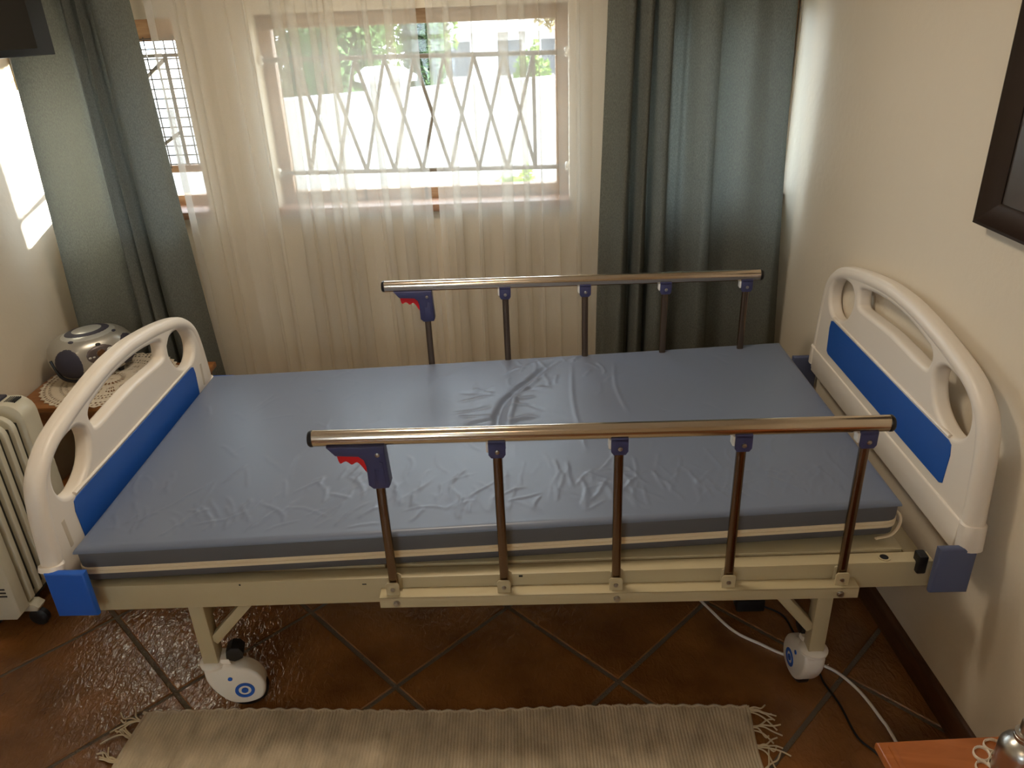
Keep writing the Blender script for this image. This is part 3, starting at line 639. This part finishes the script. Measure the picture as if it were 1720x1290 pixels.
V = []; F = []; n1, n2 = 40, 24
for j in range(n2+1):
    ph = -PI/2+PI*j/n2
    for i in range(n1):
        th = 2*PI*i/n1; V.append(ell((math.cos(ph)*math.cos(th), math.cos(ph)*math.sin(th), math.sin(ph))))
for j in range(n2):
    for i in range(n1): F.append((j*n1+i, j*n1+(i+1) % n1, (j+1)*n1+(i+1) % n1, (j+1)*n1+i))
mb = MB(); mb.add(V, F); body = mb.build('body', SILVER, radio, ang=180)
def patch(dc, ru, rv, m, name, par, k0=1.004, bulge=.0, r0=0.0, rot=0, nu=30, nr=8):
    """an oval patch of the shell around direction dc (shell space)"""
    dc = Vector(dc); n = dc.normalized(); u = Vector((0, 0, 1)).cross(n)
    if u.length < .1: u = Vector((1, 0, 0))
    u.normalize(); v = n.cross(u); cr, sr = math.cos(rot), math.sin(rot); u, v = u*cr+v*sr, v*cr-u*sr; V = []; F = []
    for j in range(nr+1):
        q = r0+(1-r0)*j/nr
        for i in range(nu):
            a = 2*PI*i/nu; V.append(ell(dc+u*ru*q*math.cos(a)+v*rv*q*math.sin(a), k0+bulge*(1-q*q)-(0.012 if j == nr else 0)))
    for j in range(nr):
        for i in range(nu): F.append((j*nu+i, j*nu+(i+1) % nu, (j+1)*nu+(i+1) % nu, (j+1)*nu+i))
    if r0 == 0: pass
    mb = MB(); mb.add(V, F); return mb.build(name, m, par, ang=180)
patch((-.112, .080, -.006), .050, .072, SPK, 'speaker', body, 1.006, .02)
patch((.112, .080, -.006), .050, .072, SPK, 'speaker', body, 1.006, .02)
cp = patch((0, .105, .016), .054, .036, PANELM, 'control_panel', body, 1.006, .025)
patch((.0, .105, .020), .016, .014, LCD, 'display', cp, 1.034)
patch((.033, .105, .020), .016, .013, SILVERL, 'button_pad', cp, 1.026)
for q in (-.040, -.026): patch((q, .105, .012), .0055, .004, SILVERL, 'button', cp, 1.03, nu=12, nr=3)
patch((0, .095, .052), .010, .006, BLACK, 'display_hood', cp, 1.01, nu=16, nr=3)
patch((0, .012, .088), .115, .078, SILVERL, 'disc_lid', body, 1.006, .012)
patch((0, .006, .088), .084, .058, SPK, 'lid_ring', body, 1.024, .006)
patch((0, .006, .088), .056, .040, SILVERL, 'lid_disc', body, 1.033, .004)
for q in (-.078, .078): patch((q, .058, .075), .010, .006, SPK, 'lid_button', body, 1.022, nu=14, nr=3)
hp = [ell((-1.0, .15, .1), 1.01), ell((-1.02, .35, -.35), 1.05), ell((-.95, .62, -.62), 1.10), ell((-.60, .85, -.70), 1.08), ell((-.40, .85, -.72), 1.03)]
MB().tube([(p.x, p.y, max(p.z, .522)) for p in crom(hp, 5) for p in [Vector(p)]], .006, 8).build('carry_handle', BLACKG, radio)
MB().bx((-.07, -.06, 0), (.07, .06, 0)) if False else None
ft = MB()
for q in (-.07, .07):
    for w in (-.03, .04): ft.cyl(rc+ra*q+rb*w+Vector((0, 0, -.082)), .011, .014)
ft.build('rubber_foot', BLACK, radio)
def lettering(txt, size, loc, rotm, m, name, par):
    cu = bpy.data.curves.new(name, 'FONT'); cu.body = txt; cu.size = size; cu.align_x = 'CENTER'; cu.extrude = .0003
    ob = bpy.data.objects.new(name, cu); COL.objects.link(ob); dg = bpy.context.evaluated_depsgraph_get(); dg.update()
    me = ob.evaluated_get(dg).to_mesh(); mt_ = Matrix.Translation(loc) @ rotm.to_4x4()
    mb = MB(); mb.add([mt_ @ v.co for v in me.vertices], [tuple(p.vertices) for p in me.polygons], False); ob.to_mesh_clear(); bpy.data.objects.remove(ob)
    return mb.build(name, m, par)
nd = (rb*math.cos(.5)+Vector((0, 0, -1))*math.sin(.5)).normalized(); q = ell((.012, .105, -.040), 1.012)
MB().tube([ell((.012+t, .105, -.040), 1.004) for t in np.linspace(-.03, .03, 7)], .0016, 6).build('front_marking', SPK, body)

# ------------------------------------------------------------------ oil heater
ht = thing('oil_heater', 'beige oil-filled column heater on castors at the left picture edge', 'heater', (-1.64, .50, 0))
HX0, HX1 = -1.735, -1.555
def fin(y, t, z0, z1, x1, nm, m=HEATM, r=.045):
    pr = [(HX0, z0), (x1-.02, z0), (x1, z0+.02)]+[(x1-r+r*math.cos(a), z1-r+r*math.sin(a)) for a in np.linspace(0, PI/2, 6)]+[(HX0+r-r*math.sin(a), z1-r+r*math.cos(a)) for a in np.linspace(0, PI/2, 6)]
    return MB().prism(pr, lambda u, v, w: (u, w, v), y, y+t, .004, 2).build(nm, m, ht)
fin(.352, .045, .075, .640, HX1-.002, 'end_cover')
for k in range(5):
    yy = .412+k*.043; fin(yy, .020, .085, .648, HX1, 'fin')
    if k < 5: MB().bx((HX0+.02, yy+.019, .11), (HX1-.014, yy+.044, .61), .003).build('gap_shade_fill', HEATD, ht)  # dark filler blocks stand in for the shade between the fins
fin(.628, .075, .07, .668, HX1+.012, 'control_box', HEATM, .05)
MB().bx((HX0+.01, .640, .664), (HX1-.062, .695, .676), .005).build('control_panel', SPK, ht)
for k in range(6): MB().bx((HX1-.050+k*.006, .652, .664), (HX1-.047+k*.006, .69, .6692), .0005).build('vent_slot', BLACK, ht)
for k in range(3): MB().bx((HX1-.075, .3505, .165+k*.013), (HX1-.022, .353, .170+k*.013)).build('vent_slot', BLACK, ht)
for x in (HX0+.02, HX1-.01):
    for y in (.42, .66):
        MB().prism([(x-.03, .062), (x+.02, .062), (x+.030, .078), (x+.012, .092), (x-.03, .092)], lambda u, v, t: (u, t, v), y-.02, y+.02, .006).build('caster_arm', HEATM, ht)
        MB().tube([(x+.008, y-.014, .031), (x+.008, y-.008, .031), (x+.008, y+.008, .031), (x+.008, y+.014, .031)], [.022, .030, .030, .022], 20).build('wheel', BLACK, ht)
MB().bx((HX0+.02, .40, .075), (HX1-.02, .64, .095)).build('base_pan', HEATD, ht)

# ------------------------------------------------------------------ television, pictures
tv = thing('television', 'black flat television on the left wall at the top picture corner', 'television', (-1.62, .95, 1.75))
p0 = Vector((-1.456, 1.20, 1.612)); td = Vector((-.5, -.866, 0)); tn = Vector((.866, -.5, 0))
ft_ = lambda u, v, t: p0+td*u+Vector((0, 0, v))+tn*t
TWd, THt = .62, .38
sh = MB().prism([(0, 0), (TWd, 0), (TWd, THt), (0, THt)], ft_, -.045, 0, .006).build('casing', BLACKG, tv)
MB().prism([(.055, .022), (TWd-.018, .022), (TWd-.018, THt-.018), (.055, THt-.018)], ft_, -.002, .0015).build('screen', SCREEN, tv)
MB().box(ft_(.35, .19, -.065), (.10, .10, .05), .004).build('wall_plate', BLACK, tv)
MB().bar(ft_(.35, .19, -.06), (XL+.001, ft_(.35, .19, -.06).y+.02, p0.z+.19), .03, .03).build('wall_arm', BLACK, tv)
pf = thing('picture_frame', 'white framed picture on the left wall near the corner, below the television', 'picture', (XL, 1.3, 1.7))
def frame_x(x, s, y0, y1, z0, z1, w, d, mf, ma, par):
    mb = MB()
    for a, b in (((y0, z0), (y1, z0+w)), ((y0, z1-w), (y1, z1)), ((y0, z0+w), (y0+w, z1-w)), ((y1-w, z0+w), (y1, z1-w))): mb.bx((x, a[0], a[1]), (x+s*d, b[0], b[1]), .004)
    mb.build('frame', mf, par); MB().bx((x+s*.001, y0+w*.9, z0+w*.9), (x+s*d*.4, y1-w*.9, z1-w*.9)).build('print', ma, par)
frame_x(XL+.001, 1, 1.16, 1.525, 1.46, 1.86, .030, .022, FRAMEW, ARTM, pf)
pr = thing('picture_frame', 'dark brown deep-moulded picture frame on the right wall at the picture edge', 'picture', (xr(0), .05, 1.45))
y1, y0, z0, z1 = .285, -.22, 1.228, 1.80
def mould(par):
    pr_ = [(0, 0), (.034, .004), (.038, .012), (.030, .020), (.018, .050), (.014, .056), (0, .056)]     # (off the wall, inwards)
    cs = [(y1, z0), (y0, z0), (y0, z1), (y1, z1)]; V = []; F = []; n = len(pr_)
    for cy, cz in cs:
        sy = -1 if cy == y1 else 1; sz = 1 if cz == z0 else -1
        for d, w in pr_: V.append((xr(cy+sy*w)-.002-d, cy+sy*w, cz+sz*w))
    for k in range(4):
        for i in range(n-1): F.append((k*n+i, k*n+i+1, ((k+1) % 4)*n+i+1, ((k+1) % 4)*n+i))
    mb = MB(); mb.add(V, F); mb.build('frame', DARKW, par, ang=30)
    m2 = MB(); m2.prism([(y0+.05, z0+.05), (y1-.05, z0+.05), (y1-.05, z1-.05), (y0+.05, z1-.05)], lambda u, v, t: (xr(u)-.003-t, u, v), 0, .010); m2.build('print', MIRROR, par)
mould(pr)

# ------------------------------------------------------------------ bedside table at the right
ns = thing('bedside_table', 'red-brown veneered bedside table at the lower right picture corner', 'table', (.84, -.70, 0))
nt_ = [(.602, -.460), (1.045, -.452), (1.055, -.93), (.625, -.93)]
NB = MB().prism([(.606, -.474), (1.055, -.456), (1.066, -.93), (.632, -.93)], lambda u, v, t: (u, v, t), .478, .5, .006, 3).build('table_top', NIGHTW, ns)
MB().bar((.628, -.485, .5), (.650, -.93, .5), .010, .004, .001).build('edge_bead', NIGHTW, ns)
MB().bx((.66, -.90, .05), (1.045, -.50, .478), .004).build('cabinet_body', NIGHTW, ns)
for x in (.68, 1.02):
    for y in (-.88, -.52): MB().bx((x-.018, y-.018, 0), (x+.018, y+.018, .052), .003).build('leg', NIGHTW, ns)
lc = (.812, -.535); dm = thing('doily', 'small white crochet doily under the aluminium bottle', 'doily', (lc[0], lc[1], .5))
mbl = MB()
for k in range(9):
    a = 2*PI*k/9+.35; q = (lc[0]+.047*math.cos(a), lc[1]+.047*math.sin(a))
    mbl.tube([(q[0]+.0125*math.cos(t)*math.cos(a)-.015*math.sin(t)*math.sin(a), q[1]+.0125*math.cos(t)*math.sin(a)+.015*math.sin(t)*math.cos(a), .5022) for t in np.linspace(0, 2*PI, 18, endpoint=False)], .0042, 6, True, ry=.0015)
for k in range(9):
    a = 2*PI*(k+.5)/9+.35; q = (lc[0]+.024*math.cos(a), lc[1]+.024*math.sin(a))
    mbl.tube([(q[0]+.012*math.cos(t), q[1]+.012*math.sin(t), .5024) for t in np.linspace(0, 2*PI, 14, endpoint=False)], .0036, 6, True, ry=.0015)
mbl.build('crochet_loops', LACE, dm)
bt = thing('bottle', 'brushed aluminium bottle with metal cap on the bedside table', 'bottle', (.808, -.545, .504))
o_ = (.808, -.545, .504)
MB().lathe([(.032, 0), (.035, .003), (.035, .056), (.034, .064), (.030, .072), (.022, .079), (.0165, .082), (.0165, .086)], o_, 36).build('body', ALU, bt)
MB().lathe([(.0165, .084), (.0185, .086), (.0185, .091), (.0172, .092), (.0185, .093), (.0185, .097), (.014, .099)], o_, 32).build('neck_collar', ALU, bt)
MB().lathe([(.0128, .098), (.0128, .120), (.0120, .1225), (.010, .123)], o_, 30).build('cap', ALU, bt)

# ------------------------------------------------------------------ cables and adapter under the bed
def cable(pts, r, m, name, label, cat='cable'):
    o = MB().tube(crom([(p[0], p[1], r+.0005+(p[2] if len(p) > 2 else 0)) for p in pts], 8), r, 8).build(name, m); return tag(o, label, cat)
cable([(.36, .80), (.44, .60), (.52, .448), (.586, .322), (.655, .262), (.712, .220), (.815, .171), (.867, .092), (.891, -.007), (.898, -.062), (.91, -.30), (.96, -.42)], .0042, WHITEP, 'power_cable', 'white power cable curving across the tiles past the right castor')
cable([(.70, .425), (.752, .38), (.764, .30), (.772, .23, .004), (.779, .187, .013), (.784, .14, .004), (.787, .11), (.802, .043), (.81, -.06), (.845, -.126), (.88, -.30), (.93, -.40)], .0030, BLACK, 'power_cable', 'thin black cable running from the adapter past the right castor')
ad = MB().box((.66, .425, .022), (.085, .05, .042), .004).build('power_adapter', BLACK); tag(ad, 'small black power adapter box on the floor under the bed', 'adapter')

# ------------------------------------------------------------------ ceiling lamps: one above the bed, an added fill behind the camera
opal = emit('opal_shade', (1, .8, .56, 1), 3.0)
for ly, lab in ((.35, 'round opal ceiling lamp above the bed, out of the picture'), (-2.2, 'round opal fill lamp added on the ceiling behind the camera, unseen')):
    cl = thing('ceiling_and_fill_lamp', lab, 'lamp', (-.35, ly, 2.5), 'opal ceiling lamps')
    MB().lathe([(.20, 0), (.22, .03), (.20, .075)], (-.35, ly, 2.475), 36).build('base_plate', CEIL, cl)
    MB().lathe([(.02, -.085), (.12, -.078), (.19, -.045), (.21, 0)], (-.35, ly, 2.475), 36).build('shade', opal, cl)

# ------------------------------------------------------------------ garden
struct(MB().bx((-30, YB+T, -.25), (30, 45, -.15)), 'ground', PAVE)
g0 = Vector((-2.06, 5.76, 0)); g1 = Vector((.42, 7.03, 0)); gd = (g1-g0).normalized(); gn = Vector((gd.y, -gd.x, 0))
gwp = lambda s, t, z: g0+gd*s+gn*t+Vector((0, 0, z))
gw_ = thing('garden_wall', 'white plastered garden wall in the sun outside the window', 'wall', tuple(gwp(1, 0, -.15)))
MB().prism([(-9, -.15), (9, -.15), (9, 1.0), (-9, 1.0)], lambda u, v, t: gwp(u, t, v), -.2, 0).build('wall_panel', GWALL, gw_)
for s in (-4.6, -1.85, .95, 3.75, 6.5):
    MB().prism([(s-.17, -.15), (s+.17, -.15), (s+.17, 1.08), (s-.17, 1.08)], lambda u, v, t: gwp(u, t, v), -.27, .07, .01).build('pier', GWALL, gw_)
    MB().prism([(s-.23, 1.08), (s+.23, 1.08), (s+.23, 1.13), (s+.12, 1.20), (s-.12, 1.20), (s-.23, 1.13)], lambda u, v, t: gwp(u, t, v), -.33, .13, .01).build('pier_cap', GWALL, gw_)
def foliage(name, label, c, r, n, m, trunk=None, size=.16, cat='tree', group=None, seed=1):
    rg = np.random.default_rng(seed); t = thing(name, label, cat, (c[0], c[1], -.15), group)
    V = []; F = []
    for k in range(n):
        d = rg.normal(0, 1, 3); d /= np.linalg.norm(d); q = np.array(c)+d*np.array(r)*rg.uniform(.45, 1.0)**.6*(1+.22*math.sin(d[0]*7)*math.cos(d[2]*6+d[1]*5))
        u = rg.normal(0, 1, 3); u /= np.linalg.norm(u); v = np.cross(u, rg.normal(0, 1, 3)); v /= np.linalg.norm(v); s_ = size*rg.uniform(.5, 1.2)
        b = len(V); w = np.cross(u, v)
        V += [q-u*s_, q+v*s_*.45+w*s_*.1, q+u*s_, q-v*s_*.45+w*s_*.1]; F += [(b, b+1, b+2), (b, b+2, b+3)]
    mb = MB(); mb.add(V, F, False); mb.build('foliage', m, t, kind='stuff')
    tr = MB(); tr.tube([(c[0], c[1], -.15), (c[0]+.05, c[1], c[2]*.6), (c[0], c[1]+.05, c[2])], [.11 if trunk is None else trunk, .08 if trunk is None else trunk*.7, .02], 10); tr.build('trunk', BARK, t)
    return t
foliage('tree', 'dark evergreen tree beyond the garden wall, leftmost in the barred window', (-3.35, 10.6, 1.5), (.50, .8, 2.0), 7000, LEAFD, size=.08, seed=2)
foliage('tree', 'dark evergreen tree behind the left wall pier with its crown in shade', (-2.2, 9.0, 1.7), (.50, .7, 1.9), 7000, LEAFD, size=.08, seed=3)
foliage('tree', 'lighter green tree standing behind the dark evergreens', (-2.7, 13.4, 2.5), (1.8, 1.0, 1.9), 9000, LEAFM, size=.09, seed=4)
foliage('tree', 'dry tan-leaved tree at the top right of the barred window', (.66, 13.0, 2.2), (.55, .7, 1.0), 6000, LEAFT, size=.07, seed=5)
foliage('bush', 'bright green bush in the sun behind the right wall pier', (.12, 9.3, .45), (.27, .5, .68), 5000, LEAFM, .04, .05, 'bush', seed=6)
foliage('bush', 'light green leafy bush below the window sill outside at right', (-.02, 2.75, .62), (.17, .17, .27), 2600, LEAFL, .02, .028, 'bush', seed=7)
foliage('tree', 'dark tree between the gap of the net curtains beyond the wall', (-1.36, 10.4, 1.2), (.30, .5, 1.7), 6000, LEAFD, size=.07, seed=8)
hs = thing('house', 'pale house with grey roof far beyond the garden wall', 'house', (.0, 22, -.15))
MB().bx((-2.6, 20, -.15), (1.4, 24, 1.0)).build('wall', HOUSE, hs)
MB().prism([(-2.9, 1.0), (1.7, 1.0), (.6, 2.0), (-1.8, 2.0)], lambda u, v, t: (u, t, v), 19.7, 24.3).build('roof', ROOFM, hs)
for x in (-1.9, -.6, .5): MB().bx((x, 19.97, -.1 + .1), (x+.6, 20.01, .8)).build('window', FENCEM, hs)
fe = thing('steel_fence', 'dark steel palisade fence by the hedge beyond the wall', 'fence', (.75, 10.2, -.15))
for k in range(16): MB().bx((.45+k*.075, 10.2, -.15), (.47+k*.075, 10.23, 1.12)).build('paling', FENCEM, fe)
for z in (.3, 1.0): MB().bx((.43, 10.23, z), (1.62, 10.25, z+.05)).build('rail', FENCEM, fe)
